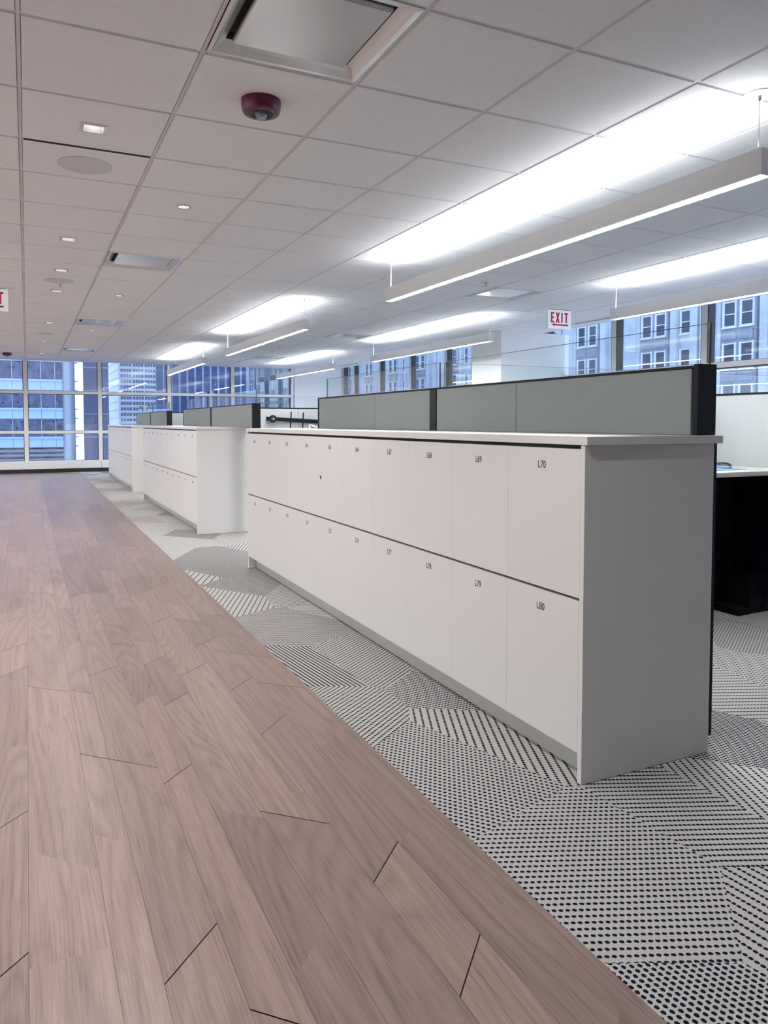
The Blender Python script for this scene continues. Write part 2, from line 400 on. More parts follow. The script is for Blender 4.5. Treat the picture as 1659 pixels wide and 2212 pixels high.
# ------------------------------------------------------------------ locker banks
LX = 1.4857; LD = .5343; PT = .019
DW = .3695; DP = .3720
def door_mesh(h):
    mb = MB(); g = .0004
    mb.bbox(0, .019, g, DP - g, 0, h, .0007); return mb.mesh('door', M['laminate'])
ZT0, ZT1, ZB0, ZB1 = .5645, 1.0135, .0915, .5555
dm_top, dm_bot = door_mesh(ZT1 - ZT0), door_mesh(ZB1 - ZB0)
key_me = MB(); key_me.tube([(-.0015, 0, 0), (.001, 0, 0)], .0100, 18); key_mesh = key_me.mesh('keyhole', M['ink'])
def locker_bank(y0, y1, first, keydoor, label, keyz):
    root = empty('locker_bank', (LX, y0, 0), label, 'lockers', 'locker banks along the aisle')
    L = y1 - y0
    for a in (0, L - PT):
        e = MB(); e.bbox(0, LD, a, a + PT, .001, 1.0255, .001); e.obj('end_panel', M['laminate'], root)
    cz = MB(); cz.box(.022, LD - .006, PT, L - PT, .092, 1.0245); cz.obj('carcass', M['laminate_gap'], root)
    tk = MB(); half = L / 2
    tk.box(.060, .075, PT, half - .0008, .001, .092); tk.box(.060, .075, half + .0008, L - PT, .001, .092); tk.obj('toe_kick', M['toe'], root)
    bp = MB(); bp.box(LD + .0005, LD + .015, .002, L - .002, .057, 1.0245); bp.obj('back_panel', M['blackmetal'], root)
    pitch = (L - 2 * PT) / 10
    for r, (z, h, dm) in enumerate(((ZT0, ZT1 - ZT0, dm_top), (ZB0, ZB1 - ZB0, dm_bot))):
        for c in range(10):                       # c = 0 is the end farthest from the camera
            yy = L - PT - pitch * (c + 1)
            d = child('door', dm, root, (0.0005, yy + (pitch - DP) / 2, z)); d.scale = (1, pitch / DP, 1)
            me = text_mesh('L%d' % (first + 10 * r + c), .0335, .84)
            t = child('number', me, d)
            t.matrix_local = Matrix.Translation((-.0003, DP / 2 , h - .0545)) @ Matrix(((0, 0, -1, 0), (-1, 0, 0, 0), (0, 1, 0, 0), (0, 0, 0, 1)))
            if r == 0 and c == keydoor:
                kk = child('keyhole', key_mesh, d, (0, DP * .5 + .141, keyz - z)); kk['label'] = 'round black lock hole'
    return root
def countertop(y0, y1, label):
    mb = MB(); mb.bbox(LX - .004, 2.045, y0 - .013, y1 + .013, 1.0258, 1.052, .0015)
    return tag(mb.obj('countertop', M['laminate']), label, 'countertop', 'countertops on the locker banks')
B1, B2, B3 = (1.738, 5.50), (7.36, 11.11), (12.33, 16.09)
locker_bank(*B1, 61, 4, 'white two-tier locker bank nearest the camera, doors numbered L61 to L80', .787)
locker_bank(*B2, 41, 4, 'white locker bank in the middle of the row with a bright white end panel', .80)
locker_bank(*B3, 21, 4, 'smallest looking white locker bank, closest to the far windows', .79)
countertop(*B1, 'white laminate countertop with dark end edge on the nearest locker bank')
countertop(*B2, 'white countertop on the middle locker bank')
countertop(*B3, 'white countertop on the farthest locker bank by the windows')

# ------------------------------------------------------------------ partitions
def glass_pane(root, u0, u1, z0, z1, axis, c, edge=None):
    mb = MB()
    if axis == 'y': mb.box(c - .005, c + .005, u0, u1, z0, z1)
    else: mb.box(u0, u1, c - .005, c + .005, z0, z1)
    g = mb.obj('glass_pane', M['screenglass'], root)
    e = MB(); t = .0008                      # the polished top edge and upright edges read as thin dark lines
    if axis == 'y':
        e.box(c - .005, c + .005, u0, u1, z1, z1 + t); e.box(c - .005, c + .005, u0 - t, u0, z0, z1); e.box(c - .005, c + .005, u1, u1 + t, z0, z1)
    else:
        e.box(u0, u1, c - .005, c + .005, z1, z1 + t); e.box(u0 - t, u0, c - .005, c + .005, z0, z1); e.box(u1, u1 + t, c - .005, c + .005, z0, z1)
    e.obj('polished_edge', M['glassedge'], g)
def spine(y0, y1, ymid, seams, label, grounded):
    x0, x1, zb, zt = 1.951, 2.032, 1.0525, 1.278
    root = empty('partition_screen', (1.99, y0, zb), label, 'partition', 'grey partition screens behind the lockers')
    o = lambda mb, n, m: mb.shift((-1.99, -y0, -zb)).obj(n, m, root)
    cap = MB(); cap.bbox(x0, x1, y0, y0 + .022, zb if not grounded else .01, zt + .004, .0015); o(cap, 'end_cap', M['blackmetal'])
    rail = MB(); rail.box(x0 + .001, x1, y0 + .022, y1, zt - .008, zt); o(rail, 'top_rail', M['blackmetal'])
    p = MB(); p.box(x0, x1, ymid - .034, ymid + .034, zb, zt - .0085); o(p, 'post', M['blackmetal'])
    p = MB(); p.box(x0, x1, y1 - .014, y1, zb, zt - .0085); o(p, 'post', M['blackmetal'])
    for a, s_, b in ((y0 + .034, seams[0], ymid - .036), (ymid + .036, seams[1], y1 - .016)):
        for u0, u1 in ((a, s_ - .0012), (s_ + .0012, b)):
            f = MB(); f.bbox(x0 + .004, x1 - .004, u0, u1, zb, zt - .009, .002); o(f, 'fabric_panel', M['fabric'])
    core = MB(); core.box(x0 + .02, x1 - .02, y0 + .02, y1 - .01, zb, zt - .01); o(core, 'core', M['blackmetal'])
    cx = 1.992
    for a, b in ((y0 - .004, ymid - .075), (ymid - .005, y1 - .09)):
        g = empty('glass_screen', (0, 0, 0)); g.parent = root
        mb = MB(); mb.box(cx - .005, cx + .005, a, b, zt + .002, 1.412); o2 = mb.shift((-1.99, -y0, -zb)).obj('pane', M['screenglass'], g)
        e = MB(); t = .0008
        e.box(cx - .005, cx + .005, a, b, 1.412, 1.412 + t); e.box(cx - .005, cx + .005, a - .0025, a, zt + .002, 1.4133); e.box(cx - .005, cx + .005, b, b + t, zt + .002, 1.412)
        e.shift((-1.99, -y0, -zb)).obj('polished_edge', M['glassedge'], g)
    return root
spine(1.744, 5.236, 3.492, (2.745, 4.235), 'long grey fabric partition screen with glass top behind the nearest lockers', False)
spine(7.02, 10.55, 8.83, (7.95, 9.75), 'grey fabric partition screen with glass top behind the middle locker bank', True)
spine(11.87, 15.40, 13.60, (12.75, 14.50), 'short looking grey partition screen behind the farthest locker bank', True)

def workstation_panels(y0, y1, ymid, where):
    # one centre partition parallel to the aisle
    zt = 1.278; xc = 4.04
    root = empty('centre_partition', (xc, y0, 0), 'pale grey centre partition with black top trim between the desks, %s' % where, 'partition', 'centre partitions between desks')
    for a, b in ((y0, ymid - .03), (ymid + .03, y1)):
        f = MB(); f.bbox(-.03, .03, a - y0 + .012, b - y0 - .012, .78, zt - .012, .002); f.obj('fabric_panel', M['fabriclight'], root)
        f = MB(); f.bbox(-.03, .03, a - y0 + .012, b - y0 - .012, .03, .775, .002); f.obj('lower_panel', M['fabricnavy'], root)
        f = MB(); f.box(-.033, .033, a - y0, b - y0, zt - .012, zt); f.obj('top_rail', M['blackmetal'], root)
        f = MB(); f.box(-.033, .033, a - y0, a - y0 + .012, 0, zt - .012); f.obj('post', M['blackmetal'], root)
    # one cross partition from the locker spine across both desks
    root = empty('cross_partition', (2.05, ymid, 0), 'pale cross partition facing the camera with glass strip on top, %s' % where, 'partition', 'cross partitions between desks')
    for a, b in ((2.07, 3.02), (3.025, 4.0), (4.08, 5.05), (5.055, 6.03)):
        f = MB(); f.bbox(a - 2.05, b - 2.05, -.03, .03, .78, zt - .012, .002); f.obj('fabric_panel', M['fabriclight'], root)
        f = MB(); f.bbox(a - 2.05, b - 2.05, -.03, .03, .03, .775, .002); f.obj('lower_panel', M['fabricnavy'], root)
    f = MB(); f.box(0, 3.99, -.032, .032, zt - .012, zt); f.obj('top_rail', M['blackmetal'], root)
    for a in (0.0, 1.972, 3.98):
        f = MB(); f.box(a, a + .018 if a != 1.972 else a + .036, -.032, .032, 0, zt - .012); f.obj('post', M['blackmetal'], root)
    for a, b in ((.02, 1.96), (2.02, 3.95)):
        glass_pane(root, a, b, zt + .001, 1.42, 'x', 0)
workstation_panels(1.80, 5.24, 3.575, 'beside the nearest lockers')
workstation_panels(7.05, 10.55, 8.83, 'beside the middle lockers')
workstation_panels(11.90, 15.40, 13.60, 'beside the farthest lockers')

# ------------------------------------------------------------------ desk with mouse
def desk(x0, x1, y0, y1, label):
    root = empty('sit_stand_desk', (x0, y0, 0), label, 'desk', 'white desks behind the partitions')
    o = lambda mb, n, m: mb.shift((-x0, -y0, 0)).obj(n, m, root)
    t = MB(); t.bbox(x0, x1, y0, y1, .796, .823, .002); o(t, 'desktop', M['desktop'])
    bx = MB(); bx.bbox(x1 - .30, x1 - .02, y0 + .06, y1 - .06, .001, .20, .003); o(bx, 'base_box', M['blackmetal'])
    for xa in (x0 + .25, x1 - .40):
        c = MB(); c.bbox(xa, xa + .16, y0 + .24, y0 + .36, .04, .795, .004); o(c, 'leg', M['blackmetal'])
        ft = MB(); ft.bbox(xa, xa + .10, y0 + .05, y1 - .07, .001, .04, .003); o(ft, 'foot', M['blackmetal'])
    cb = MB(); cb.box(x0 + .25, x1 - .05, y0 + .27, y0 + .33, .50, .60); o(cb, 'crossbar', M['blackmetal'])
    br = MB(); br.box(x1 - .13, x1 - .09, y0 + .27, y0 + .33, .20, .50); o(br, 'bracket', M['blackmetal'])
    md = MB(); md.box(x0 + .1, x1 - .02, y0 + .60, y0 + .62, .2, .79); o(md, 'modesty_panel', M['fabricnavy'])
    return root
desk(2.06, 4.003, 2.865, 3.54, 'white desk with black frame past the right end of the nearest lockers')
desk(2.06, 4.003, 8.12, 8.795, 'white desk behind the middle locker bank partition')
pm = MB(); pm.bbox(3.42, 3.735, 2.99, 3.22, .8232, .8262, .001)
tag(pm.obj('mouse_pad', M['bluepaper']), 'blue mouse pad lying on the white desk at right', 'mouse pad')
r = empty('computer_mouse', (3.695, 3.115, .8262), 'dark computer mouse on the blue mouse pad', 'computer mouse')
def blob(prof, sx, sy, sz, n=24):
    mb = MB(); mb.lathe(prof, n); mb.v = [(x * sx, y * sy, z * sz) for x, y, z in mb.v]; return mb
pr_ = [(.85, 0), (1.0, .12), (1.0, .35), (.93, .55), (.72, .8), (.4, .96), (.001, 1.0)]
blob([(.86, .0), (1.0, .1), (1.02, .3), (.98, .45)], .031, .058, .036).obj('side_shell', M['mousesilver'], r)
blob([(.98, .40), (.93, .60), (.74, .84), (.42, .97), (.001, 1.0)], .031, .058, .036).obj('top_shell', M['mouse'], r)
MB().bbox(-.003, .003, .016, .034, .0305, .036, .001).obj('scroll_wheel', M['steel'], r)

# mounting rail on the cross partition beside the middle lockers
r = empty('mounting_rail', (2.612, 8.785, 1.146), 'black horizontal mounting rail with round hub and two upright bars on the pale cross partition', 'rail')
r.rotation_euler = (0, math.radians(3.2), 0)
MB().bbox(0, .95, -.012, .012, -.023, .023, .003).obj('bar', M['blackmetal'], r)
mb = MB(); mb.tube([(.078, -.03, 0), (.078, .0, 0)], .045, 28); mb.obj('hub', M['blackmetal'], r)
mb = MB(); mb.tube([(.078, -.033, 0), (.078, -.029, 0)], .030, 24); mb.obj('hub_ring', mat('rubber', (.03, .03, .03), .5), r)
mb = MB(); mb.tube([(.078, -.036, 0), (.078, -.030, 0)], .008, 16); mb.obj('hub_pin', M['cord'], r)
for xa in (.305, .462):
    mb = MB(); mb.box(xa - .006, xa + .006, -.024, -.012, -.13, .100); u = mb.obj('upright_bar', M['blackmetal'], r)
r = empty('monitor_arm', (3.16, 8.76, .825), 'grey monitor arm folded below the black mounting rail', 'monitor arm')
MB().tube([(0, 0, .235), (.10, -.03, .20), (.24, -.06, .15)], .022, 12).obj('arm', mat('arm_grey', (.35, .36, .37), .4, metal=.3), r)
MB().tube([(0, 0, 0), (0, 0, .25)], .018, 14).obj('post', M['steel'], r)
MB().lathe([(.045, 0), (.045, .012), (.02, .018)], 24).obj('foot', M['steel'], r)

# ------------------------------------------------------------------ pendant lights
PW = .076; PZ0, PZ1 = 2.106, 2.213
def pendant(x0, y0, y1, near_cord, label, far_cord=True, group='linear pendant lights'):
    xc = x0 + PW / 2
    root = empty('pendant_light', (xc, (y0 + y1) / 2, PZ0), label, 'pendant light', group)
    L = (y1 - y0) / 2; w = PW / 2
    hz = PZ1 - PZ0
    h = MB()
    for s in (-1, 1):
        a, b = sorted((s * w, s * (w - .006))); h.box(a, b, -L + .006, L - .006, 0, hz)
    for a, b in ((-L, -L + .006), (L - .006, L)): h.box(-w, w, a, b, 0, hz)
    h.box(-w + .006, w - .006, -L + .006, L - .006, hz * .45, hz * .52)
    h.obj('housing', M['housing'], root)
    l = MB(); l.box(-w + .006, w - .006, -L + .006, L - .006, .002, .006); ln = l.obj('lens', M['lens'], root)
    l = MB(); l.box(-.012, .012, -L + .05, L - .05, .0014, .0019); l.obj('led_strip', M['ledstrip'], ln)
    l = MB(); l.box(-w + .012, w - .012, -L + .02, L - .02, hz - .016, hz - .012); l.obj('top_lens', M['uplens'], root)
    for side, cord in ((-1, near_cord), (1, far_cord)):
        y = side * (L - .045); zc = ZC - PZ0
        if cord:
            k = MB(); k.lathe([(.001, -.004), (.048, -.004), (.052, 0)], 28, (0, y, zc)); ca = k.obj('canopy', M['cord'], root)
            s = MB()
            for d in (-1, 1): s.tube([(0, y + .034 * d, zc - .004), (0, y + .026 * d, zc - .020), (0, y + .004 * d, zc - .056)], .0024, 8)
            s.tube([(0, y, zc - .05), (.001, y, (zc + hz) / 2), (-.001, y, hz - .002)], .0042, 8)
            s.tube([(.004, y + .003, zc - .06), (.006, y + .004, (zc + hz) / 2), (.003, y + .003, hz + .002)], .003, 8)
            s.obj('power_cord', M['cord'], root)
        else:
            k = MB(); k.lathe([(.001, -.006), (.056, -.006), (.0615, -.003), (.0625, 0)], 36, (0, y, zc)); k.obj('canopy', M['cord'], root)
            s = MB(); s.tube([(0, y, zc - .006), (0, y, hz - .014)], .0016, 8); s.obj('cable', M['steel'], root)
            s = MB(); s.lathe([(.007, 0), (.007, -.014), (.004, -.018)], 16, (0, y, zc - .006)); s.lathe([(.003, .02), (.0055, .018), (.0055, 0)], 16, (0, y, hz)); s.obj('gripper', M['steel'], root)
    return root
pendant(2.720, 2.138, 5.699, False, 'nearest long white pendant light hanging above the nearest lockers')
pendant(2.720, 7.745, 11.310, False, 'white pendant light above the middle locker bank, second along the aisle')
pendant(2.720, 12.945, 16.500, True, 'short looking pendant light closest to the aisle and the far windows', False)
pendant(5.200, 2.190, 5.750, False, 'pendant light in front of the right-hand windows, cut off by the picture edge')
pendant(5.200, 7.875, 11.440, False, 'pendant light in front of the white column by the right windows')
pendant(5.200, 13.187, 16.690, True, 'pendant light farthest from the aisle near the far corner', False)
for a, b in ((2.14, 5.70), (7.745, 11.31), (12.945, 16.5)):  # unseen pendant copies, added to fill light onto the locker fronts
    pendant(-2.12 - PW, a, b, False, 'unseen pendant light added left of the aisle as fill light', group='added fill pendants left of the aisle')

# ------------------------------------------------------------------ ceiling fittings
def air_diffuser(x, y, label):
    s = T / 2 - .010; root = empty('air_diffuser', (x + T / 2, y + .303, ZC), label, 'air vent', 'square ceiling air diffusers')
    def ringq(mb, a, za, b, zb, m=0):
        A = [(-a, -a, za), (a, -a, za), (a, a, za), (-a, a, za)]; B = [(-b, -b, zb), (b, -b, zb), (b, b, zb), (-b, b, zb)]
        for k in range(4): mb.poly([A[k], A[(k + 1) % 4], B[(k + 1) % 4], B[k]][::-1], m, None, False)
    fr = MB(); ringq(fr, s, .006, s, .002); ringq(fr, s, .002, s - .012, -.002); ringq(fr, s - .012, -.002, s - .022, .000); ringq(fr, s - .022, .000, s - .040, .020); ringq(fr, s - .040, .020, s - .058, .036)
    fr.obj('frame', M['diffmetal'], root)
    th = MB(); ringq(th, s - .058, .036, s - .064, .060); ringq(th, s - .064, .060, s - .14, .066); th.obj('throat', M['plenum'], root)  # throat coloured dark so the cavity's shade is in the material
    nk = MB(); nk.box(-s, s, -s, s, .075, .14, skip='b'); nk.poly([(-s, -s, .139), (-s, s, .139), (s, s, .139), (s, -s, .139)]); nk.obj('plenum_box', M['plenum'], root)
    p = MB(); q = s - .078
    ringq(p, q, .030, q, .018); ringq(p, q, .018, q - .004, .012)
    # gently dished face plate
    nn = 14
    for i in range(nn):
        for j in range(nn):
            def pt(a, b):
                u, v = (a / nn * 2 - 1), (b / nn * 2 - 1); return (u * (q - .004), v * (q - .004), .012 + .0045 * (1 - u * u) * (1 - v * v))
            p.poly([pt(i, j), pt(i, j + 1), pt(i + 1, j + 1), pt(i + 1, j)], 0, None, True)
    p.poly([(-q, -q, .03), (q, -q, .03), (q, q, .03), (-q, q, .03)])
    p.obj('plaque', M['diffmetal'], root)
    return root
lab = ['large square air diffuser at the top of the picture', 'square air diffuser over the aisle, second from the camera', 'square air diffuser over the aisle, third from the camera', 'square air diffuser over the aisle nearest the far windows',
       'square air diffuser beyond the nearest pendant light', 'square air diffuser between the second pendants of both rows', 'square air diffuser on the ceiling near the far right corner']
for (x, y), l in zip(VENT, lab): air_diffuser(x, y, l)

DL_W = 78.0
def square_downlight(y, label):
    r = empty('square_downlight', (.305, y, ZC), label, 'downlight', 'square downlights over the aisle')
    a, b, h = .0575, .043, .05
    f = MB()
    def q(mb, a, za, b, zb):
        A = [(-a, -a, za), (a, -a, za), (a, a, za), (-a, a, za)]; B = [(-b, -b, zb), (b, -b, zb), (b, b, zb), (-b, b, zb)]
        for k in range(4): mb.poly([A[k], A[(k + 1) % 4], B[(k + 1) % 4], B[k]][::-1])
    q(f, a, 0, a, -.004); q(f, a, -.004, b, -.005); f.obj('trim', M['diffmetal'], r)
    g = MB(); q(g, b, -.005, b - .010, .020); q(g, b - .010, .020, .022, .036); g.obj('reflector', M['reflector'], r)
    l = MB(); d = .0222; z = .0358; l.poly([(-d, -d, z), (-d, d, z), (d, d, z), (d, -d, z)]); l.obj('lamp', M['lamp'], r)
    sp = bpy.data.lights.new('downlight_beam', 'SPOT'); sp.energy = DL_W if y < 5 else .62 * DL_W; sp.color = (.97, .99, 1.0); sp.spot_size = math.radians(142); sp.spot_blend = 1.0; sp.shadow_soft_size = .03
    so = bpy.data.objects.new('downlight_beam', sp); C.objects.link(so); so.parent = r; so.location = (0, 0, -.012)
for i, y in enumerate((3.745, 6.042, 7.281, 8.437, 11.154, 13.70, 16.07, 1.35)):  # last one is unseen, added to brighten the near end of the aisle
    square_downlight(y, ['lit square downlight beside the large round ceiling speaker', 'square downlight over the aisle, second from the camera', 'square downlight just in front of the smaller looking speaker', 'square downlight just behind the smaller looking speaker', 'square downlight between the second speaker and the wireless access point', 'square downlight just behind the wireless access point', 'square downlight over the aisle closest to the far windows', 'unseen square downlight added over the aisle to brighten the near end'][i])
for y, l in ((4.29, 'large round white ceiling speaker near the camera'), (7.829, 'round white ceiling speaker farther along the aisle')):
    r = empty('ceiling_speaker', (.305, y, ZC), l, 'speaker', 'round ceiling speakers')
    m1 = MB(); m1.lathe([(.124, -.006), (.130, -.0075), (.135, -.004), (.135, 0)], 56); m1.obj('rim', M['grid'], r)
    m1 = MB(); m1.disc(.1245, -.0058, 56); m1.obj('grille', speckle(mat('grille', (.66, .65, .68), .7), (.66, .65, .68), .10, 900), r)
for (x, y), l in zip(((.915, 4.838), (.912, 8.458), (.90, 11.82), (.894, 16.0), (5.171, 4.833), (5.18, 8.48), (5.20, 12.14)),
                     ('shiny round ceiling light between the red alarm and the second diffuser', 'round ceiling light just past the second diffuser', 'round ceiling light just past the third diffuser', 'round ceiling light just past the diffuser nearest the far windows',
                      'round ceiling light above the right-hand pendant cut by the picture edge', 'round ceiling light above the near end of the pendant by the column', 'round ceiling light above the far end of the pendant by the column')):
    r = empty('round_ceiling_light', (x, y, ZC), l, 'ceiling light', 'small round ceiling lights')
    m1 = MB(); m1.lathe([(.034, -.004), (.041, -.006), (.044, -.003), (.044, 0)], 36); m1.obj('ring', M['steel'], r)
    m1 = MB(); m1.lathe([(.001, -.010), (.02, -.008), (.0345, -.004)], 36); m1.obj('dome', mat('dome_lens', (.8, .8, .8), .2, emit=(1, 1, 1), estr=.5), r)
def alarm(x, y, l):
    r = empty('ceiling_fire_alarm', (x, y, ZC), l, 'fire alarm', 'red ceiling fire alarms')
    m1 = MB(); m1.lathe([(.083, 0), (.083, -.022), (.078, -.046), (.073, -.053), (.066, -.055), (.001, -.055)], 56); m1.obj('body', M['red'], r)
    m1 = MB()
    for q_ in (.030, .036, .042, .048): m1.lathe([(q_, -.0545), (q_ + .001, -.0572), (q_ + .0032, -.0572), (q_ + .0042, -.0545)], 44)
    m1.obj('grille', mat('grille_dark', (.02, .002, .006), .5), r)
    m1 = MB(); m1.lathe([(.026, -.054), (.026, -.060), (.021, -.071), (.012, -.076), (.001, -.077)], 12, smooth=False); m1.obj('strobe_lens', M['strobe'], r)
    m1 = MB()
    for a_ in (.5, 2.5, 4.4): m1.box(.055 * math.cos(a_) - .006, .055 * math.cos(a_) + .006, .055 * math.sin(a_) - .0022, .055 * math.sin(a_) + .0022, -.0565, -.0545)
    m1.obj('marking', mat('pale_mark', (.55, .25, .32), .5), r)
alarm(.918, 3.130, 'dark red round fire alarm on the ceiling near the camera')
alarm(-.317, 16.25, 'small red fire alarm far away near the left windows')
r = empty('ceiling_access_point', (.285, 12.63, ZC), 'white rounded wireless access point on the ceiling over the far aisle', 'access point')
mb = MB(); mb.lathe([(.085, 0), (.105, -.006), (.108, -.02), (.095, -.034), (.06, -.040), (.001, -.041)], 40); mb.obj('body', M['cord'], r)
mb = MB(); mb.lathe([(.006, -.003), (.005, -.006), (.001, -.007)], 12, (.03, -.085, -.028)); mb.obj('status_light', M['led'], r)
for x, y, l in ((4.015, 6.142, 'small ceiling sprinkler beside the diffuser beyond the nearest pendant'), (4.02, 12.66, 'small sprinkler head on the ceiling farther back between both pendant rows'), (.32, 7.96, 'thin sprinkler head hanging at the edge of the far speaker')):
    r = empty('ceiling_sprinkler', (x, y, ZC), l, 'sprinkler', 'ceiling sprinkler heads')
    MB().lathe([(.045, 0), (.043, -.005), (.026, -.012), (.024, -.004)], 28).obj('escutcheon', M['cord'], r)
    MB().lathe([(.008, 0), (.008, -.025), (.004, -.03), (.004, -.040), (.016, -.041), (.016, -.043), (.001, -.043)], 16).obj('head', M['steel'], r)
for y0, y1, l in ((6.98, 8.20, 'narrow black linear air slot beside the right-hand windows near the exit sign'), (15.66, 16.80, 'narrow black linear air slot near the far right corner')):
    r = empty('linear_diffuser', (6.80, y0, ZC), l, 'air slot', 'linear air slots')
    MB().box(-.030, .030, 0, y1 - y0, -.004, -.0002).obj('frame', M['housing'], r)
    MB().box(-.016, .016, .01, y1 - y0 - .01, -.0052, -.0035).obj('slot', M['gasket'], r)

# exit signs: white acrylic panel with red condensed letters and a left arrow on both faces
def exit_letters():
    mb = MB(); d = .0008
    def bar(x0, x1, z0, z1): mb.box(x0, x1, -d, d, z0, z1)
    st = .021; z0, z1 = .070, .192
    x = .042                                         # E
    bar(x, x + st, z0, z1); bar(x + st, x + .048, z1 - .019, z1); bar(x + st, x + .044, (z0 + z1) / 2 - .0095, (z0 + z1) / 2 + .0095); bar(x + st, x + .048, z0, z0 + .019)
    x = .112; w = .060                               # X
    for s in (0, 1):
        a0, a1 = (x, x + w - st) if s == 0 else (x + w - st, x)
        P = [(a0, z0), (a0 + st, z0), (a1 + st, z1), (a1, z1)]
        n = len(mb.v); mb.v += [(p[0], y, p[1]) for y in (-d, d) for p in P]
        for f in ((0, 1, 2, 3), (7, 6, 5, 4), (0, 4, 5, 1), (1, 5, 6, 2), (2, 6, 7, 3), (3, 7, 4, 0)): mb.f.append(tuple(n + i for i in f)); mb.m.append(0); mb.attr.append(None); mb.sm.append(False)
    x = .194; bar(x, x + st, z0, z1)                 # I
    x = .238; bar(x + .0195, x + .0195 + st, z0, z1 - .019); bar(x, x + .060, z1 - .019, z1)   # T
    ar = MB(); zc = .046
    ar.box(.098, .298, -d, d, zc - .0085, zc + .0085)
    P = [(.048, zc), (.098, zc - .017), (.098, zc + .017)]
    n = len(ar.v); ar.v += [(p[0], y, p[1]) for y in (-d, d) for p in P]
    for f in ((0, 1, 2), (5, 4, 3), (0, 3, 4, 1), (1, 4, 5, 2), (2, 5, 3, 0)): ar.f.append(tuple(n + i for i in f)); ar.m.append(0); ar.attr.append(None); ar.sm.append(False)
    return mb.mesh('lettering', M['redink']), ar.mesh('arrow', M['redink'])
EL, EA = exit_letters()
def exit_sign(x0, y, l):
    W, H = .340, .222; r = empty('exit_sign', (x0, y, ZC - .010 - H), l, 'exit sign', 'red and white exit signs')
    MB().bbox(0, W, -.005, .005, 0, H, .001).obj('panel', M['signwhite'], r)
    MB().box(-.008, .0, -.006, .006, 0, H).obj('edge_strip', M['cord'], r)
    MB().box(.01, W + .06, -.045, .045, H + .004, H + .0098).obj('canopy', M['housing'], r)
    MB().box(.02, W - .02, -.010, .010, H, H + .005).obj('clip', M['ink'], r)
    for s in (-1, 1):
        for nm, me in (('lettering', EL), ('arrow', EA)):
            c = child(nm, me, r, (0, s * .0058, 0) if s < 0 else (W, s * .0058, 0))
            if s > 0: c.rotation_euler = (0, 0, PI)
exit_sign(5.594, 7.23, 'white EXIT sign with red letters and left arrow by the right-hand windows')
exit_sign(-.484, 8.51, 'white EXIT sign cut by the left edge of the picture')

# ------------------------------------------------------------------ outside the windows
M['spandrel'] = mat('ext_spandrel', (.44, .60, .95), .35)
M['ribbon'] = mat('ext_glass', (.05, .09, .24), .06, spec=.9)
_n = N(M['ribbon']); _f = _n.noise(_n.obj_coord(), .55, 3, .6, 1.5); _n.link(_n.ramp(_f, [(.36, (.004, .010, .045)), (.5, (.016, .042, .16)), (.64, (.07, .105, .22))]), _n.b.inputs['Base Color']); _n.bump(_n.noise(_n.obj_coord(), .5, 2), .35, .6)  # patchy colour stands in for varied reflections in the glass
M['ribbonline'] = mat('ext_mullion', (.45, .50, .60), .4)
M['towercol'] = mat('ext_column', (.33, .37, .43), .35, metal=.2)
M['louvre'] = mat('ext_louvre', (.20, .24, .31), .5)
M['whitepanel'] = mat('ext_white', (.86, .90, .95), .6)
M['limestone'] = speckle(mat('ext_limestone', (.43, .48, .55), .85), (.43, .48, .55), .16, .9)
M['stonedark'] = speckle(mat('ext_bay', (.19, .225, .30), .8), (.19, .225, .30), .12, 1.5)
M['sash'] = mat('ext_sash', (.62, .68, .76), .5)
M['darktower'] = mat('ext_dark_glass', (.04, .085, .25), .12, spec=.7)
M['street'] = mat('ext_street', (.22, .24, .27), .9)
struct(MB().box(-200, 300, 30, 420, -42, -41.5).obj('street', M['street']))

# glass office building straight down the aisle
bx_, by_ = -45.0, 100.0
r = empty('office_building', (0, by_, -41.5), 'blue glass office building with pale horizontal bands beyond the left windows', 'building')
oo = lambda mb, n, m: mb.shift((0, -by_, 41.5)).obj(n, m, r)
oo(MB().box(bx_, 4.2, by_ + .6, by_ + 25, -41, 32), 'core', M['ribbon'])
zb = 1.60
for k in range(-4, 9):
    z = zb + 3.46 * k
    if k >= -1:
        b = MB(); b.box(bx_, 4.0, by_ - .25, by_ + .3, z, z + 1.29); b.box(bx_, 4.03, by_ - .55, by_ + .3, z + 1.08, z + 1.29)
        for i in range(30): b.box(3.2 - 1.57 * i - .02, 3.2 - 1.57 * i + .02, by_ - .27, by_ - .24, z, z + 1.08, 1)
        oo(b, 'spandrel_band', [M['spandrel'], M['louvre']])
        g = MB(); g.box(bx_, 4.1, by_, by_ + .2, z + 1.29, z + 3.46)
        for i in range(30): g.box(3.2 - 1.57 * i - .035, 3.2 - 1.57 * i + .035, by_ - .08, by_, z + 1.29, z + 3.46, 1)
        oo(g, 'glazing_ribbon', [M['ribbon'], M['ribbonline']])
lv = MB()
for i in range(26): lv.box(bx_, 4.0, by_ - .3, by_ + .2, -2.4 - i * .55, -2.4 - i * .55 + .30)
oo(lv, 'louvre_screen', M['louvre'])
c = MB(); c.lathe([(.72, -41), (.72, 32)], 40, (4.72, by_ - .2, 0)); oo(c, 'corner_column', M['towercol'])
for k in range(-2, 9):
    for dz in (0, 1.15):
        b = MB(); b.lathe([(.001, 0), (.62, 0), (.62, .14), (.001, .14)], 24, (5.25, by_ + 1.6, zb + 3.46 * k + dz)); oo(b, 'balcony_slab', M['spandrel'])

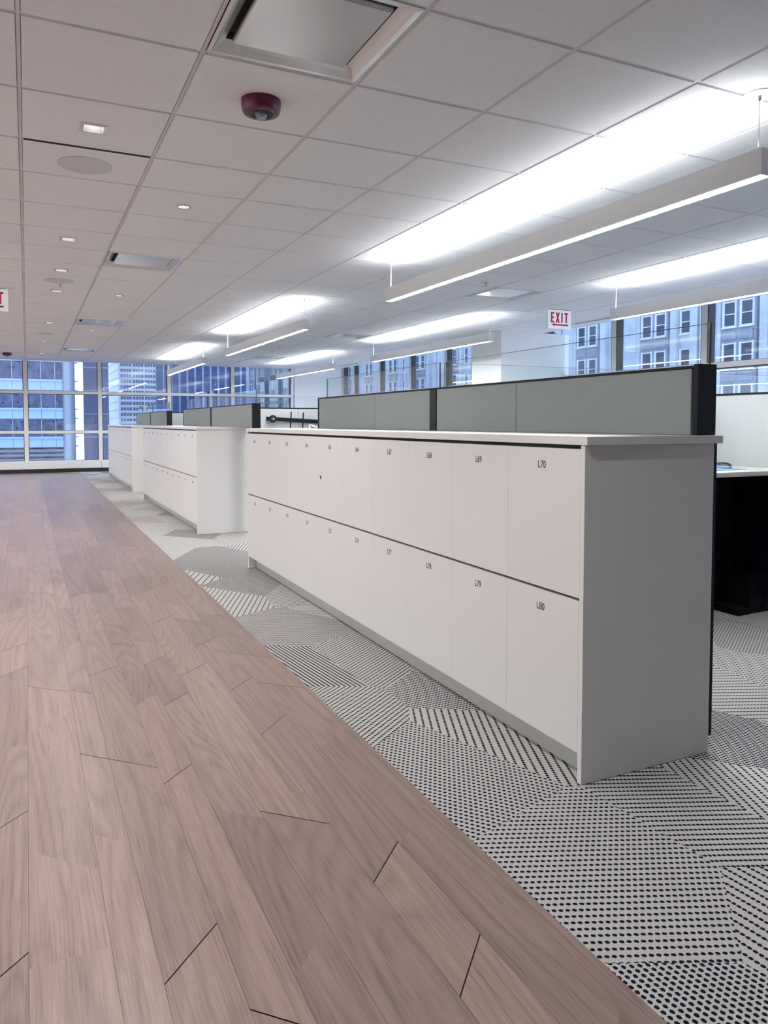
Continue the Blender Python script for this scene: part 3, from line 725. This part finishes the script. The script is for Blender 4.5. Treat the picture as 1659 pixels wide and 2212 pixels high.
r = empty('glass_tower', (9.5, 125, -41.5), 'dark blue glass tower between the column building and the white tower', 'building')
oo = lambda mb, n, m: mb.shift((-9.5, -125, 41.5)).obj(n, m, r)
oo(MB().box(8.0, 11.72, 125, 127.5, -41, 60), 'curtain_wall', M['darktower'])
for k in range(14):
    b = MB(); b.box(7.95, 11.74, 124.9, 125, -12 + 3.6 * k, -12 + 3.6 * k + .18); oo(b, 'floor_line', M['ribbonline'])

r = empty('white_tower', (13.7, 130, -41.5), 'white tower with rows of small dark windows beyond the third window', 'building')
oo = lambda mb, n, m: mb.shift((-13.7, -130, 41.5)).obj(n, m, r)
w = MB(); w.box(13.7, 19.6, 130, 146, -41, 60)
oo(w, 'wall', M['whitepanel'])
for k in range(-3, 14):
    j = MB(); j.box(13.66, 13.7, 130.2, 145.8, .55 + 1.33 * k, .62 + 1.33 * k); oo(j, 'panel_joint', M['louvre'])
wmesh = MB(); wmesh.box(0, 1.72, -.03, .02, 0, .50)
for i in range(1, 4): wmesh.box(.43 * i - .03, .43 * i + .03, -.06, -.02, 0, .50, 1)
wme = wmesh.mesh('window', [M['ribbon'], M['whitepanel']])
for k in range(-4, 16):
    for i in range(3):
        child('window', wme, r, (.32 + 1.92 * i, 0, 41.5 + 1.36 + .905 * k))

r = empty('grey_tower', (21, 138, -41.5), 'grey blue glass tower right of the white tower', 'building')
oo = lambda mb, n, m: mb.shift((-21, -138, 41.5)).obj(n, m, r)
oo(MB().box(20.2, 37, 138, 160, -41, 60), 'curtain_wall', M['darktower'])
for i in range(12):
    b = MB(); b.box(20.6 + 1.4 * i, 20.9 + 1.4 * i, 137.8, 138, -41, 60); oo(b, 'fin', M['ribbonline'])

# stone building across the side street
FXB = 45.0
r = empty('stone_building', (FXB, 40, -41.5), 'old pale stone building with pilasters and paired sash windows outside the right-hand windows', 'building')
oo = lambda mb, n, m: mb.shift((-FXB, -40, 41.5)).obj(n, m, r)
Y0, Y1 = 14, 196
w = MB(); w.box(FXB + .5, FXB + 25, Y0, Y1, -41, 45); oo(w, 'wall', M['limestone'])
P = 7.85; base = 52.75        # pitch of the bays and the middle of a window pair
wz0 = 1.092 + (4.87 - 1.092) * 1.8; hz = 1.78; fp = 2.93
frame = MB()
for y0_, y1_, z0_, z1_ in ((-.52, -.44, 0, hz), (.44, .52, 0, hz), (-.44, .44, hz - .09, hz), (-.44, .44, 0, .07), (-.44, .44, hz * .48, hz * .48 + .06)): frame.box(-.02, .12, y0_, y1_, z0_, z1_)
frame.box(-.12, .1, -.60, .60, -.12, 0)
frame.box(-.05, .12, -.57, -.52, 0, hz + .05); frame.box(-.05, .12, .52, .57, 0, hz + .05)
fme = frame.mesh('window', M['sash'])
pane = MB(); pane.box(.05, .09, -.45, .45, .05, hz - .05); pme = pane.mesh('pane', mat('ext_sash_glass', (.022, .036, .075), .15, spec=.5))
nb = 0
for b in range(-4, 19):
    yc = base - P * 4 + P * b
    if yc < Y0 + 4 or yc > Y1 - 4: continue
    rec = MB(); rec.box(FXB + .20, FXB + .5, yc - 1.45, yc + 1.45, -30, 44); oo(rec, 'window_bay', M['stonedark'])
    pl = MB(); pl.box(FXB - .05, FXB + .5, yc + 1.75, yc + 3.15, -30, 44); pl.box(FXB + .10, FXB + .5, yc + 1.45, yc + 1.75, -30, 44); pl.box(FXB - .20, FXB + .5, yc + 1.95, yc + 2.95, -30, -6)
    oo(pl, 'pilaster', M['limestone'])
    pl = MB(); pl.box(FXB + .02, FXB + .5, yc + 3.45, yc + 4.15, -30, 44); pl.box(FXB + .02, FXB + .5, yc + 5.45, yc + 6.05, -30, 44); oo(pl, 'pilaster', M['limestone'])
    for f in range(-2, 3):
        z = wz0 + fp * f
        for dy in (-.72, .72):
            wv = child('window', fme, r, (.14, yc + dy - 40, z + 41.5)); child('pane', pme, wv)
        sp = MB(); sp.box(FXB + .12, FXB + .22, yc - 1.25, yc - .15, z + hz + .25, z + fp - .25); sp.box(FXB + .12, FXB + .22, yc + .15, yc + 1.25, z + hz + .25, z + fp - .25); oo(sp, 'spandrel_panel', M['stonedark'])
        if b % 2 == 0:
            wv = child('window', fme, r, (.36, yc + 4.80 - 40, z + 41.5)); child('pane', pme, wv)
for z in (-14, 22):
    co = MB(); co.box(FXB - .5, FXB + .5, Y0, Y1, z, z + .7); oo(co, 'cornice', M['limestone'])

# ------------------------------------------------------------------ sky
wd = bpy.data.worlds.new('sky'); S.world = wd; wd.use_nodes = True
nt = wd.node_tree; bg = nt.nodes['Background']
tc = nt.nodes.new('ShaderNodeTexCoord'); sx = nt.nodes.new('ShaderNodeSeparateXYZ'); nt.links.new(tc.outputs['Generated'], sx.inputs[0])
rp = nt.nodes.new('ShaderNodeValToRGB'); nt.links.new(sx.outputs['Z'], rp.inputs['Fac'])
e = rp.color_ramp.elements; e[0].position = 0.0; e[0].color = (.72, .84, 1.0, 1); e[1].position = .7; e[1].color = (.36, .58, 1.0, 1)
nt.links.new(rp.outputs['Color'], bg.inputs['Color']); bg.inputs['Strength'].default_value = 2.3

# ------------------------------------------------------------------ camera
cam = bpy.data.cameras.new('camera'); co = bpy.data.objects.new('camera', cam); C.objects.link(co)
W_, H_ = 1659.0, 2212.0
f, yaw, pitch, cy = 1617.68, math.radians(25.4816), math.radians(-2.6733), 989.124
cam.sensor_fit = 'VERTICAL'; cam.sensor_height = 36.0; cam.lens = f / H_ * 36.0
cam.shift_x = 0.0; cam.shift_y = -(H_ / 2 - cy) / H_
co.location = (0, 0, 1.09198); co.rotation_euler = (PI / 2 + pitch, 0, -yaw)
cam.clip_start = .05; cam.clip_end = 600
S.camera = co
S.view_settings.view_transform = 'Standard'; S.view_settings.look = 'None'; S.view_settings.gamma = 1.0; S.view_settings.use_curve_mapping = False
S.view_settings.exposure = 0.30
S.cycles.max_bounces = 7; S.cycles.diffuse_bounces = 4; S.cycles.glossy_bounces = 3; S.cycles.transparent_max_bounces = 24; S.cycles.use_denoising = True
S.cycles.sample_clamp_indirect = 8.0; S.cycles.caustics_reflective = False; S.cycles.caustics_refractive = False
